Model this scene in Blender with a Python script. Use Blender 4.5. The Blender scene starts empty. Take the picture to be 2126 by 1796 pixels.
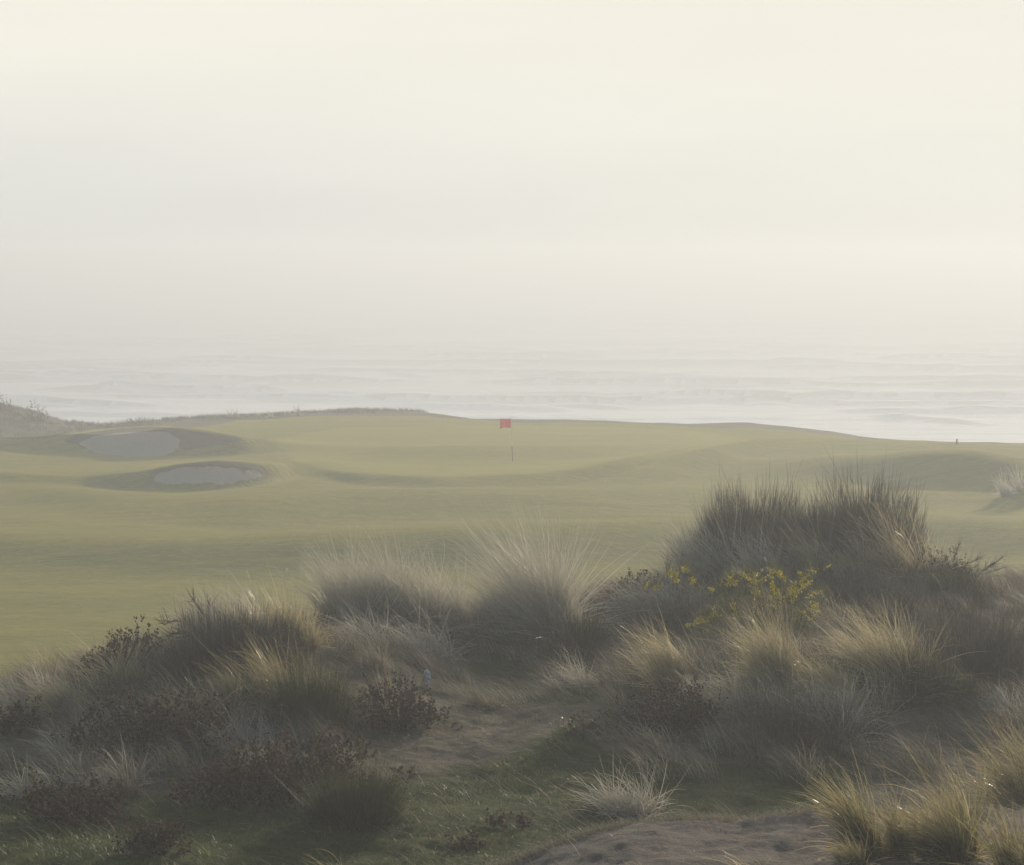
import bpy, math, random
import numpy as np
from mathutils import Vector

C = bpy.context.scene.collection
SC = bpy.context.scene
R = math.radians

# ------------------------------------------------------------------ camera
F = 5000.0                       # focal length in photo pixels (photo 2126 px wide)
HOR, CX, CY = 540.0, 1063.0, 898.0
CAMZ = 9.6
PITCH = math.atan((CY - HOR) / F)
cam_d = bpy.data.cameras.new('camera'); cam = bpy.data.objects.new('camera', cam_d); C.objects.link(cam)
cam_d.sensor_width = 36; cam_d.lens = 36 * F / 2126; cam_d.clip_start = .5; cam_d.clip_end = 60000
cam.location = (0, 0, CAMZ); cam.rotation_euler = (math.pi / 2 - PITCH, 0, 0)
SC.camera = cam

# ------------------------------------------------------------------ light
SUN_EL, SUN_AZ = R(13), R(24)    # azimuth measured from the view direction to the right
sd = Vector((math.sin(SUN_AZ) * math.cos(SUN_EL), math.cos(SUN_AZ) * math.cos(SUN_EL), math.sin(SUN_EL)))
sun_d = bpy.data.lights.new('sun', 'SUN'); sun_d.energy = 4.4; sun_d.angle = R(1.2); sun_d.color = (1, .86, .68)
sun = bpy.data.objects.new('sun', sun_d); C.objects.link(sun)
sun.rotation_euler = sd.to_track_quat('Z', 'Y').to_euler(); sun.location = (20, 60, 60)

W = bpy.data.worlds.new('World'); SC.world = W; W.use_nodes = True
wt = W.node_tree; wt.nodes.clear()
def wn(t, **k):
    n = wt.nodes.new(t)
    for a, b in k.items(): setattr(n, a, b)
    return n
sky = wn('ShaderNodeTexSky', sky_type='NISHITA', sun_disc=False, sun_elevation=SUN_EL, sun_rotation=SUN_AZ,
         air_density=1.0, dust_density=2.0, ozone_density=1.0, altitude=0)
SKY_STRENGTH = .15
# thin marine veil: a pale layer low in the sky, warmer towards the sun, thinning upwards
tc = wn('ShaderNodeTexCoord'); sep = wn('ShaderNodeSeparateXYZ'); wt.links.new(tc.outputs['Generated'], sep.inputs[0])
dot = wn('ShaderNodeVectorMath', operation='DOT_PRODUCT'); wt.links.new(tc.outputs['Generated'], dot.inputs[0]); dot.inputs[1].default_value = tuple(sd)
mpn = wn('ShaderNodeMapping'); mpn.inputs['Scale'].default_value = (2.2, 2.2, 16); wt.links.new(tc.outputs['Generated'], mpn.inputs[0])
nz = wn('ShaderNodeTexNoise'); nz.inputs['Scale'].default_value = 1.6; nz.inputs['Detail'].default_value = 5; wt.links.new(mpn.outputs[0], nz.inputs['Vector'])
def wmap(src, a, b, c, d, sm='SMOOTHSTEP'):
    m = wn('ShaderNodeMapRange', interpolation_type=sm); m.inputs[1].default_value = a; m.inputs[2].default_value = b
    m.inputs[3].default_value = c; m.inputs[4].default_value = d; wt.links.new(src, m.inputs[0]); return m.outputs[0]
def wmath(op, a, b):
    m = wn('ShaderNodeMath', operation=op)
    for i, v in enumerate((a, b)):
        if isinstance(v, (int, float)): m.inputs[i].default_value = v
        else: wt.links.new(v, m.inputs[i])
    return m.outputs[0]
veil_h = wmap(sep.outputs['Z'], .12, .5, 1, .0)
veil_s = wmap(dot.outputs['Value'], -.2, .78, .05, 1.0, 'LINEAR')
veil = wmath('MULTIPLY', veil_h, veil_s)
low = wn('ShaderNodeMix', data_type='RGBA'); wt.links.new(wmap(dot.outputs['Value'], .80, .975, 0, 1), low.inputs[0])
low.inputs[6].default_value = (.755, .76, .735, 1); low.inputs[7].default_value = (.86, .84, .76, 1)
glow = wn('ShaderNodeMix', data_type='RGBA'); wt.links.new(wmap(sep.outputs['Z'], .0, .10, 0, 1), glow.inputs[0])
wt.links.new(low.outputs[2], glow.inputs[6]); glow.inputs[7].default_value = (.915, .89, .785, 1)
lift = wmap(nz.outputs['Fac'], .3, .7, .975, 1.025)
vm = wn('ShaderNodeVectorMath', operation='SCALE'); wt.links.new(glow.outputs[2], vm.inputs[0]); wt.links.new(lift, vm.inputs['Scale'])
b1 = wn('ShaderNodeBackground'); b1.inputs[1].default_value = SKY_STRENGTH; wt.links.new(sky.outputs[0], b1.inputs[0])
b2 = wn('ShaderNodeBackground'); b2.inputs[1].default_value = 1.0; wt.links.new(vm.outputs[0], b2.inputs[0])
mx = wn('ShaderNodeMixShader'); wt.links.new(veil, mx.inputs[0]); wt.links.new(b1.outputs[0], mx.inputs[1]); wt.links.new(b2.outputs[0], mx.inputs[2])
wo = wn('ShaderNodeOutputWorld'); wt.links.new(mx.outputs[0], wo.inputs[0])

SC.view_settings.view_transform = 'Standard'; SC.view_settings.look = 'None'
SC.view_settings.exposure = 0; SC.view_settings.gamma = 1; SC.view_settings.use_curve_mapping = False
SC.render.engine = 'CYCLES'
cy = SC.cycles
cy.use_adaptive_sampling = True; cy.adaptive_threshold = .02
cy.max_bounces = 6; cy.diffuse_bounces = 2; cy.glossy_bounces = 2; cy.transmission_bounces = 3; cy.volume_bounces = 1; cy.transparent_max_bounces = 8
cy.use_denoising = True; cy.caustics_reflective = False; cy.caustics_refractive = False
cy.sample_clamp_indirect = 3

# ------------------------------------------------------------------ helpers
K = 2126 / 2088.0                # measuring scale: coordinates below were read on a 2088 px wide view
rng = np.random.default_rng(11)
cp, sp = math.cos(PITCH), math.sin(PITCH)

def smooth(t):
    t = np.clip(t, 0, 1); return t * t * (3 - 2 * t)
def project(x, y, z):            # world -> measuring pixels
    zz = z - CAMZ
    depth = y * cp - zz * sp; up = y * sp + zz * cp
    depth = np.where(depth > .1, depth, .1)
    return (CX + F * x / depth) / K, (CY - F * up / depth) / K
def _h(ix, iy, s):
    n = (ix * 374761393 + iy * 668265263 + s * 1442695041) & 0xffffffff
    n = ((n ^ (n >> 13)) * 1274126177) & 0xffffffff
    n = n ^ (n >> 16)
    return (n & 0xffff) / 65535.0
def vnoise(x, y, s=0):
    ix = np.floor(x).astype(np.int64); iy = np.floor(y).astype(np.int64)
    fx = x - ix; fy = y - iy; fx = fx * fx * (3 - 2 * fx); fy = fy * fy * (3 - 2 * fy)
    a = _h(ix, iy, s); b = _h(ix + 1, iy, s); c = _h(ix, iy + 1, s); d = _h(ix + 1, iy + 1, s)
    return (a + (b - a) * fx) * (1 - fy) + (c + (d - c) * fx) * fy
def fbm(x, y, o=4, s=0):
    r = 0; a = .5
    for k in range(o):
        r = r + a * (vnoise(x, y, s + k) - .5); x = x * 2.03 + 5.1; y = y * 2.03 + 9.7; a *= .5
    return r

def mesh_np(name, v, quads, mat, parent=None, attrs=None, loc=(0, 0, 0), tris=None, normals=None, smooth_sh=True):
    v = np.asarray(v, dtype=np.float32); me = bpy.data.meshes.new(name)
    me.vertices.add(len(v)); me.vertices.foreach_set('co', v.ravel())
    q = np.asarray(quads, dtype=np.int32).reshape(-1, 4) if quads is not None else np.zeros((0, 4), np.int32)
    t = np.asarray(tris, dtype=np.int32).reshape(-1, 3) if tris is not None else np.zeros((0, 3), np.int32)
    li = np.concatenate([q.ravel(), t.ravel()]); me.loops.add(len(li)); me.loops.foreach_set('vertex_index', li)
    st = np.concatenate([np.arange(len(q)) * 4, len(q) * 4 + np.arange(len(t)) * 3]).astype(np.int32)
    me.polygons.add(len(st)); me.polygons.foreach_set('loop_start', st)
    me.update(calc_edges=True)
    if smooth_sh: me.polygons.foreach_set('use_smooth', np.ones(len(st), bool))
    for k, a in (attrs or {}).items():
        at = me.attributes.new(k, 'FLOAT', 'POINT'); at.data.foreach_set('value', np.asarray(a, np.float32))
    if normals is not None: me.normals_split_custom_set_from_vertices(np.asarray(normals, np.float32))
    me.materials.append(mat)
    o = bpy.data.objects.new(name, me); C.objects.link(o); o.location = loc
    if parent: o.parent = parent
    return o
def tag(o, label=None, cat=None, group=None, kind=None):
    if label: o['label'] = label
    if cat: o['category'] = cat
    if group: o['group'] = group
    if kind: o['kind'] = kind
    return o
def empty(name, loc, label, cat, group=None):
    o = bpy.data.objects.new(name, None); C.objects.link(o); o.location = loc; o.empty_display_size = .2
    return tag(o, label, cat, group)

# ------------------------------------------------------------------ materials
class M:
    def __init__(s, name):
        s.m = bpy.data.materials.new(name); s.m.use_nodes = True; s.t = s.m.node_tree; s.t.nodes.clear()
        s.out = s.n('ShaderNodeOutputMaterial')
    def n(s, t, **k):
        n = s.t.nodes.new(t)
        for a, b in k.items(): setattr(n, a, b)
        return n
    def l(s, a, b): s.t.links.new(a, b)
    def val(s, v, inp):
        if isinstance(v, (int, float)): inp.default_value = v
        elif isinstance(v, tuple): inp.default_value = v if len(v) == 4 or len(v) == 3 and inp.type == 'VECTOR' else (*v, 1)
        else: s.l(v, inp)
    def noise(s, scale, detail=4, stretch=None, rough=.55, seed=0):
        g = s.n('ShaderNodeNewGeometry'); mp = s.n('ShaderNodeMapping'); s.l(g.outputs['Position'], mp.inputs[0])
        mp.inputs['Scale'].default_value = stretch or (1, 1, 1); mp.inputs['Location'].default_value = (seed, seed * 2.3, 0)
        t = s.n('ShaderNodeTexNoise'); t.inputs['Scale'].default_value = scale; t.inputs['Detail'].default_value = detail
        t.inputs['Roughness'].default_value = rough; s.l(mp.outputs[0], t.inputs['Vector']); return t.outputs['Fac']
    def map(s, src, a, b, c=0, d=1):
        m = s.n('ShaderNodeMapRange'); m.inputs[1].default_value = a; m.inputs[2].default_value = b
        m.inputs[3].default_value = c; m.inputs[4].default_value = d; s.l(src, m.inputs[0]); return m.outputs[0]
    def mix(s, f, a, b):
        m = s.n('ShaderNodeMix', data_type='RGBA'); s.val(f, m.inputs[0]); s.val(a, m.inputs[6]); s.val(b, m.inputs[7]); return m.outputs[2]
    def math(s, op, a, b=0):
        m = s.n('ShaderNodeMath', operation=op); s.val(a, m.inputs[0]); s.val(b, m.inputs[1]); return m.outputs[0]
    def attr(s, name):
        a = s.n('ShaderNodeAttribute'); a.attribute_name = name; return a.outputs['Fac']
    def ramp(s, f, stops):
        r = s.n('ShaderNodeValToRGB'); e = r.color_ramp.elements
        while len(e) < len(stops): e.new(.5)
        for k, (p, c) in enumerate(stops): e[k].position = p; e[k].color = (*c, 1)
        s.l(f, r.inputs[0]); return r.outputs[0]
    def pbr(s, col, rough=.8, bump=None, bs=.3, bd=.05, spec=.3, sheen=0):
        p = s.n('ShaderNodeBsdfPrincipled'); s.val(col, p.inputs['Base Color']); s.val(rough, p.inputs['Roughness'])
        p.inputs['Specular IOR Level'].default_value = spec
        if sheen: p.inputs['Sheen Weight'].default_value = sheen; p.inputs['Sheen Roughness'].default_value = .5
        if bump is not None:
            b = s.n('ShaderNodeBump'); b.inputs['Strength'].default_value = bs; b.inputs['Distance'].default_value = bd
            s.l(bump, b.inputs['Height']); s.l(b.outputs[0], p.inputs['Normal'])
        return p
    def end(s, sh): s.l(sh.outputs[0] if hasattr(sh, 'outputs') else sh, s.out.inputs[0]); return s.m

def blade_mat(name, stops, transl=.4, rough=.45, spec=.4, foot=None, tip=None):
    m = M(name); col = m.ramp(m.attr('rnd'), stops)
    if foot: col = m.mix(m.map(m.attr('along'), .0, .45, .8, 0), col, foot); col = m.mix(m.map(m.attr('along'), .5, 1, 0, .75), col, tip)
    p = m.pbr(col, rough, spec=spec); t = m.n('ShaderNodeBsdfTranslucent'); m.l(col, t.inputs[0])
    x = m.n('ShaderNodeMixShader'); x.inputs[0].default_value = transl; m.l(p.outputs[0], x.inputs[1]); m.l(t.outputs[0], x.inputs[2])
    return m.end(x)
MAT = {}
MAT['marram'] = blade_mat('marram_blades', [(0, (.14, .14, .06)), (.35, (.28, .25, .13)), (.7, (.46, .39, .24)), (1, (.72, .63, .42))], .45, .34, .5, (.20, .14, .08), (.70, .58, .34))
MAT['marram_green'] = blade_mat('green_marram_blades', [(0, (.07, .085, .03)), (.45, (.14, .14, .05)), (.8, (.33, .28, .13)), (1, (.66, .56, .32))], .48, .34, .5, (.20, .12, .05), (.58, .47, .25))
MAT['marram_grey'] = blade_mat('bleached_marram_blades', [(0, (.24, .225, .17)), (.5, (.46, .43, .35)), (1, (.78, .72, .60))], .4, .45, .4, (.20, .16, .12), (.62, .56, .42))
MAT['tangle'] = blade_mat('tangled_marram_blades', [(0, (.09, .08, .05)), (.5, (.21, .19, .135)), (.85, (.36, .32, .24)), (1, (.62, .55, .40))], .42, .6, .12)
MAT['thatch'] = blade_mat('dry_thatch', [(0, (.10, .09, .055)), (.5, (.23, .20, .135)), (.85, (.38, .33, .23)), (1, (.60, .52, .37))], .34, .7, .08)
MAT['turf'] = blade_mat('short_turf', [(0, (.03, .055, .010)), (.5, (.065, .105, .018)), (.85, (.12, .15, .03)), (1, (.30, .26, .12))], .35, .5, .3)
MAT['broom'] = blade_mat('broom_twigs', [(0, (.055, .050, .038)), (.6, (.12, .108, .082)), (1, (.28, .24, .18))], .2, .6, .2)
MAT['broom_green'] = blade_mat('green_broom_twigs', [(0, (.035, .042, .014)), (.6, (.075, .085, .025)), (1, (.19, .17, .07))], .25, .6, .2)
MAT['salal'] = blade_mat('leathery_leaves', [(0, (.035, .03, .02)), (.4, (.06, .04, .028)), (.75, (.095, .052, .038)), (1, (.12, .115, .05))], .3, .75, .08)
MAT['greenleaf'] = blade_mat('green_leaves', [(0, (.04, .05, .015)), (.6, (.09, .09, .02)), (1, (.28, .24, .05))], .35, .35, .5)
MAT['gorse_flower'] = blade_mat('gorse_petals', [(0, (.50, .42, .02)), (1, (.82, .68, .05))], .3, .5, .3)
MAT['gorse_spine'] = blade_mat('gorse_spines', [(0, (.06, .07, .012)), (1, (.20, .19, .03))], .3, .5, .3)
m = M('bark'); MAT['bark'] = m.end(m.pbr(m.ramp(m.noise(30), [(.3, (.05, .035, .025)), (.7, (.12, .09, .07))]), .85, m.noise(80), .4, .01))

# fairway turf
def turf_col(m, c0, c1, c2, fine=1.0):
    n1 = m.noise(.045, 4, (1, 1, 0)); n2 = m.noise(.30, 5, (.4, 1.4, 0), seed=3); n3 = m.noise(1.6, 6, (.22, 1, 0), .75, seed=7)
    col = m.mix(m.map(n1, .38, .62), c0, c1)
    col = m.mix(m.math('MULTIPLY', m.map(n2, .45, .72), .6), col, c2)
    col = m.mix(m.math('MULTIPLY', m.map(n3, .42, .70), .8 * fine), col, tuple(v * .42 for v in c0)); n4 = m.noise(7, 5, (.3, 1, 0), .8, seed=15)
    return m.mix(m.math('MULTIPLY', m.map(n4, .48, .72), .6 * fine), col, tuple(v * 1.5 for v in c2))
def turf_bump(m): return m.math('ADD', m.noise(2.2, 6, (.25, 1, 0), .75), m.noise(11, 4, (.5, 1, 0), .75))
def turf_mat(name, c0, c1, c2, fine=1.0):
    m = M(name); p = m.pbr(turf_col(m, c0, c1, c2, fine), .9, turf_bump(m), .5 * fine, .14, spec=.04)
    p.inputs['Sheen Weight'].default_value = .42; p.inputs['Sheen Roughness'].default_value = .55; p.inputs['Sheen Tint'].default_value = (.66, .58, .12, 1)
    return m.end(p)
FW = ((.074, .100, .012), (.140, .138, .014), (.29, .21, .032))
MAT['fairway'] = turf_mat('fairway_turf', *FW)
MAT['green'] = turf_mat('putting_green_turf', (.115, .125, .016), (.160, .152, .020), (.24, .195, .035), .7)

# bunker sand
m = M('bunker_sand_and_lip')
sandc = m.mix(m.noise(.8, 4), (.29, .26, .215), (.38, .345, .29)); sandc = m.mix(m.math('MULTIPLY', m.map(m.noise(5, 5, (.5, 1, 1), .7), .5, .8), .5), sandc, (.24, .21, .17))
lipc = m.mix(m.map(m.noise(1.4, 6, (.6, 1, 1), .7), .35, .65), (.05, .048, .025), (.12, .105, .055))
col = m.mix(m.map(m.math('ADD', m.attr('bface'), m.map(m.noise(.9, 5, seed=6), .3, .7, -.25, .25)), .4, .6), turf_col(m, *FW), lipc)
col = m.mix(m.map(m.math('ADD', m.attr('bsand'), m.map(m.noise(1.1, 5, seed=5), .3, .7, -.30, .30)), .42, .58), col, sandc)
bp = m.pbr(col, .92, m.math('ADD', m.noise(1.5, 5, (.6, 1, 1)), m.noise(6, 4)), .5, .14, .08)
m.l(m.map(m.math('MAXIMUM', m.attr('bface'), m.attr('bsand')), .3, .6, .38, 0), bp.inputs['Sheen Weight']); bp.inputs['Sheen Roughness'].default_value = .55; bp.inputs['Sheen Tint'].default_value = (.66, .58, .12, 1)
MAT['bsand'] = m.end(bp)
# dune ground: sand, thatch, moss mixed by where each lies
m = M('dune_ground')
sand = m.mix(m.map(m.noise(2.2, 6), .35, .65), (.145, .125, .102), (.225, .195, .16))
sand = m.mix(m.math('MULTIPLY', m.map(m.noise(20, 6, rough=.7, seed=4), .55, .7), .6), sand, (.07, .055, .04))
that = m.mix(m.map(m.noise(3, 6, (.6, 1.5, 1), seed=2), .3, .7), (.10, .088, .058), (.24, .205, .135))
that = m.mix(m.map(m.noise(14, 4, (.4, 1.6, 1), .7, 5), .5, .8), that, (.26, .22, .15))
moss = m.mix(m.map(m.noise(1.8, 6, seed=8), .35, .65), (.04, .062, .014), (.095, .115, .026))
moss = m.mix(m.map(m.noise(7, 5, (.7, 1.3, 1), seed=9), .55, .75), moss, (.14, .115, .07))
soft = m.math('ADD', m.attr('moss'), m.map(m.noise(1.5, 5, seed=11), .3, .7, -.3, .3))
col = m.mix(m.map(soft, .35, .65), that, moss)
softs = m.math('ADD', m.attr('sand'), m.map(m.noise(2.5, 5, seed=12), .3, .7, -.3, .3))
col = m.mix(m.map(softs, .4, .6), col, sand)
bh = m.math('ADD', m.noise(4, 7, rough=.65), m.math('MULTIPLY', m.noise(22, 5, rough=.75), .7))
MAT['dune'] = m.end(m.pbr(col, .95, bh, .8, .14, .1))
# rough edge of the bluff
m = M('bluff_rough')
col = m.mix(m.map(m.noise(.5, 5, (1, 1, 0)), .35, .65), (.085, .078, .042), (.15, .125, .075))
col = m.mix(m.math('MULTIPLY', m.map(m.noise(2.5, 4, (.5, 1, 1), .6, 4), .45, .7), .6), col, (.08, .075, .04))
MAT['rough'] = m.end(m.pbr(col, .95, m.noise(2.5, 5), .6, .3, .15))

# ------------------------------------------------------------------ terrain
def u2px(u): return (CX + F * u) / K      # view angle -> measuring pixel column
def pxu(px): return (px * K - CX) / F
def dist_for(py, h): return (CAMZ - h) * F / (py * K - HOR)
def line(pts, wf, wb):
    P = np.array(pts, float)
    px = np.linspace(-300, 2400, 541); k = np.exp(-(np.arange(-14, 15) / 7.0) ** 2); k /= k.sum()
    def sm(v): g = np.interp(px, P[:, 0], v); return np.convolve(np.pad(g, 14, mode='edge'), k, 'valid')
    return dict(u=pxu(px), d=sm(np.array([dist_for(p[1], p[2] * 1.1) for p in P])), a=sm(P[:, 2]) * 1.1, wf=wf, wb=wb)
SWELLS = [
    line([(-250, 1084, .45), (0, 1094, .5), (350, 1101, .6), (700, 1082, .85), (1000, 1069, .95), (1300, 1061, .8), (1550, 1056, .65), (1890, 1055, .65), (2088, 1065, .65), (2400, 1075, .6)], 5.5, 9),
    line([(-250, 1050, .1), (0, 1058, .18), (300, 1078, .18), (500, 1090, .0), (2400, 1090, 0)], 3.5, 7),
    line([(-250, 985, .2), (0, 992, .2), (220, 1012, .4), (500, 1016, .6), (700, 1002, .5), (1000, 1002, .45), (1200, 1006, .4), (1500, 1005, .1), (2400, 1010, 0)], 7, 8),
    line([(-250, 965, .0), (450, 965, 0), (620, 952, .12), (720, 963, .3), (900, 971, .38), (1100, 964, .40), (1300, 940, .40), (1430, 915, .3), (1550, 900, .0), (2400, 900, 0)], 3.2, 11),
    line([(-250, 915, .0), (620, 915, 0), (800, 911, .26), (1000, 909, .34), (1250, 911, .16), (1400, 905, 0), (2400, 905, 0)], 5, 6),
    line([(-250, 975, 0), (1180, 975, 0), (1300, 952, .35), (1400, 924, .6), (1480, 905, .6), (1560, 893, .45), (1700, 893, .3), (1900, 900, .25), (2088, 908, .2), (2400, 912, .2)], 6.5, 7),
    line([(-250, 950, 0), (1400, 948, 0), (1560, 939, .35), (1700, 930, .75), (1880, 924, 1.1), (2000, 931, 1.1), (2088, 948, .95), (2250, 975, .8), (2400, 985, .8)], 6.5, 7),
    line([(-250, 1000, 0), (1740, 1000, 0), (1850, 982, .12), (1970, 978, .2), (2088, 984, .2), (2400, 990, .15)], 4, 5),
    line([(-250, 1020, 0), (1760, 1025, 0), (1860, 1008, .12), (2000, 1006, .2), (2088, 1010, .2), (2400, 1015, .15)], 4, 5),
    line([(-250, 905, .3), (0, 893, .4), (130, 886, .7), (250, 873, 1.1), (330, 868, 1.25), (420, 878, 1.0), (500, 891, .7), (610, 906, .15), (700, 910, 0), (2400, 910, 0)], 2.6, 9),
    line([(-250, 972, .25), (0, 974, .3), (200, 970, .35), (290, 962, .6), (360, 947, .9), (440, 939, 1.0), (540, 944, .75), (640, 950, .15), (700, 950, 0), (2400, 950, 0)], 2.0, 9),
]
# the edge of the bluff: how far, and where its rim shows
EDGE_PX = np.array([-400, -150, 0, 60, 130, 200, 330, 450, 620, 720, 860, 960, 1050, 1250, 1400, 1530, 1620, 1700, 1760, 1850, 2088, 2500], float)
EDGE_PY = np.array([800, 806, 822, 838, 861, 864, 857, 850, 843, 838, 840, 851, 854, 859, 865, 864, 870, 880, 892, 899, 903, 908], float)
EDGE_D = np.array([150, 150, 150, 150, 150, 150, 150, 151, 154, 155, 155, 152, 150, 147, 145, 144, 142, 141, 140, 139, 138, 136], float)
EDGE_Z = CAMZ - (EDGE_PY * K - HOR) / F * EDGE_D
def gauss(x, y, cx, cy_, sx, sy, h): return h * np.exp(-((x - cx) / sx) ** 2 - ((y - cy_) / sy) ** 2)
def dune_edge(x): return np.clip(30.2 + .45 * x, 27, 34.5) + .8 * fbm(x * .5, x * 0 + 3.3, 3, 40)
def Z(x, y):
    x = np.asarray(x, float); y = np.asarray(y, float)
    # --- near dune
    z = np.interp(y, [-80, -10, 0, 6, 12, 16, 18.5, 24, 32, 40], [6, 7.6, 8.0, 7.4, 6.0, 5.15, 4.95, 4.92, 4.95, 5.1])
    rim = 17.1 + .25 * np.sin(x * 1.3) + .3 * fbm(x * 1.1, x * 0, 3, 9)
    s = (y - rim)
    bank = np.where(s < 0, smooth(1 + s / 7.0), smooth(1 - s / 1.5)) * smooth((x + .9) / 2.1)
    z = z + bank * .52
    z = z + gauss(x, y, -2.9, 25.8, 2.0, 2.4, .62) + gauss(x, y, 3.1, 24.9, 1.9, 1.5, .5) + gauss(x, y, 3.9, 32.3, 2.7, 2.4, .55)
    z = z + gauss(x, y, -1.4, 30.4, 1.2, 1.5, .3) + gauss(x, y, .3, 31, 1.0, 1.6, .3) + gauss(x, y, 4.5, 29, 3, 2.5, .15) - gauss(x, y, -.2, 27.5, 1.4, 2.6, .18)
    z = z - gauss(x, y, -7.5, 26, 3, 5, .6) + gauss(x, y, 6.5, 19.5, 1.8, 2, .25)
    z = z + .26 * fbm(x * .7, y * .7, 4, 1) + (.065 - .03 * bank) * fbm(x * 3.1, y * 3.1, 4, 2) + .035 * fbm(x * 11, y * 11, 3, 44)
    z = z * (1 - smooth((y - dune_edge(x)) / 12.0))
    # --- fairway and green
    yy = np.maximum(y, 8); u = x / yy
    f = .22 * fbm(x / 24, y / 16, 3, 5) + .05 * fbm(x / 3, y / 3, 3, 6)
    for L in SWELLS:
        d0 = np.interp(u, L['u'], L['d']) ; a = np.interp(u, L['u'], L['a'])
        s = y - d0
        f = f + a * np.where(s < 0, smooth(1 + s / L['wf']), smooth(1 - s / L['wb']))
    f = f - .42 * smooth(1.3 - np.hypot((u2px(u) - 262) / 105, (y - dist_for(908, 0)) / 7)) - .22 * smooth(1.3 - np.hypot((u2px(u) - 425) / 115, (y - dist_for(969, 0)) / 4.5))
    px = u2px(u)
    De = np.interp(px, EDGE_PX, EDGE_D); Ze = np.interp(px, EDGE_PX, EDGE_Z)
    k = smooth((y - (De - 16)) / 16)
    f = f * (1 - k) + (Ze + .25 * fbm(x / 4, y / 4, 3, 8)) * k
    f = f - 24 * smooth((y - De) / 45) ** .8 * (y > De)
    return z + f * smooth((y - 40) / 12)

def hit(px, py, near=None):                 # where the view ray through a measured pixel meets the ground
    px = px * K; py = py * K
    dx = (px - CX) / F; dz = -(py - CY) / F
    d = np.array([dx, cp + dz * sp, -sp + dz * cp])
    t = np.concatenate([np.arange(12, 60, .03), np.arange(60, 175, .1)])
    X = d[0] * t; Y = d[1] * t; Zr = CAMZ + d[2] * t
    g = Z(X, Y); k = np.argmax(g >= Zr)
    if (py > 1060 * K if near is None else near) and Y[k] > 36:     # stands on the skyline of the near dune
        m_ = (Y > 22) & (Y < 37); k = np.nonzero(m_)[0][np.argmax((g[m_] - CAMZ) / Y[m_])]
    return np.array([X[k], Y[k], g[k]])

rows = np.concatenate([np.arange(-60, 6, 3.0), np.arange(6, 15, .3), np.arange(15, 36, .05), np.arange(36, 52, .25), np.arange(52, 100, .28), np.arange(100, 145, .13), np.arange(145, 165, .28), np.arange(165, 260, 2.5)])
tin = np.linspace(-1, 1, 620); tout = np.array([.04, .1, .2, .35, .6, 1.0, 1.6, 2.5, 4, 7, 12.])
tt = np.concatenate([-(1 + tout[::-1]), tin, 1 + tout])
half = .27 * np.maximum(rows, 10) + 2
GX = tt[None, :] * half[:, None]; GY = np.repeat(rows[:, None], len(tt), 1)
GZ = Z(GX, GY)
nr, nc = GX.shape
V = np.stack([GX, GY, GZ], -1)
du = np.gradient(V, axis=1); dv = np.gradient(V, axis=0); NRM = np.cross(du, dv); NRM /= np.linalg.norm(NRM, axis=-1, keepdims=True)
ii = np.arange(nr * nc).reshape(nr, nc)
Q = np.stack([ii[:-1, :-1], ii[:-1, 1:], ii[1:, 1:], ii[1:, :-1]], -1).reshape(-1, 4)
Vf = V.reshape(-1, 3); Nf = NRM.reshape(-1, 3)
PX, PY = project(Vf[:, 0], Vf[:, 1], Vf[:, 2])
def inpoly(px, py, poly):
    r = np.zeros(px.shape, bool); n = len(poly)
    for i in range(n):
        x1, y1 = poly[i]; x2, y2 = poly[(i + 1) % n]
        c = ((y1 > py) != (y2 > py))
        r ^= c & (px < (x2 - x1) * (py - y1) / ((y2 - y1) if y2 != y1 else 1e-9) + x1)
    return r
far = Vf[:, 1] > 60
w1 = 2.5 * fbm(PX / 18, PY / 8, 3, 20)
D1 = [(128, 896), (165, 884), (225, 875), (300, 869), (345, 872), (400, 881), (440, 885), (508, 895), (470, 903), (400, 914), (350, 926), (262, 933), (200, 927), (150, 908)]
D2 = [(258, 972), (310, 958), (361, 947), (444, 938), (490, 942), (540, 951), (590, 962), (560, 970), (489, 983), (400, 988), (338, 986), (290, 978)]
B1 = far & inpoly(PX, PY + w1, D1); B2 = far & inpoly(PX, PY + w1, D2)
SB = far & (inpoly(PX, PY + w1, [(148, 902), (200, 888), (240, 882), (310, 880), (345, 884), (371, 894), (360, 920), (330, 930), (262, 932), (200, 926)]) | inpoly(PX, PY + w1, [(300, 973), (361, 957), (406, 953), (451, 953), (500, 958), (560, 961), (582, 967), (489, 985), (400, 988), (330, 986)]))
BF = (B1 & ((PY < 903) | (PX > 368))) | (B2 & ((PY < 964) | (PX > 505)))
def grow(mk, n):
    g = mk.reshape(nr, nc).copy()
    for _ in range(n):
        h = g.copy(); h[1:] |= g[:-1]; h[:-1] |= g[1:]; h[:, 1:] |= g[:, :-1]; h[:, :-1] |= g[:, 1:]; g = h
    return g.ravel()
B1 = grow(B1, 7); B2 = grow(B2, 7) & ~B1
GR = far & inpoly(PX, PY, [(600, 940), (690, 961), (800, 970), (900, 973), (1100, 966), (1300, 941), (1440, 913), (1530, 897), (1450, 882), (1250, 872), (1000, 868), (700, 872), (560, 895)])
de = dune_edge(Vf[:, 0])
near = Vf[:, 1] < de + 9
De = np.interp(u2px(Vf[:, 0] / np.maximum(Vf[:, 1], 8)), EDGE_PX, EDGE_D)
ln = fbm(Vf[:, 0] / 5, Vf[:, 1] / 5, 3, 31)
RG = far & ((Vf[:, 1] > De - 3 + 6 * ln) | (PX + 60 * ln < np.interp(PY, [800, 870, 882, 893, 900], [700, 420, 190, 90, -400]))) & ~B1
LB = (Vf[:, 1] > De - 14) & far & (PX > 560) & (PX < 1060) & (PY < np.interp(PX, [560, 640, 860, 1000, 1060], [840, 847, 848, 854, 850]))
RG |= LB
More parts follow.
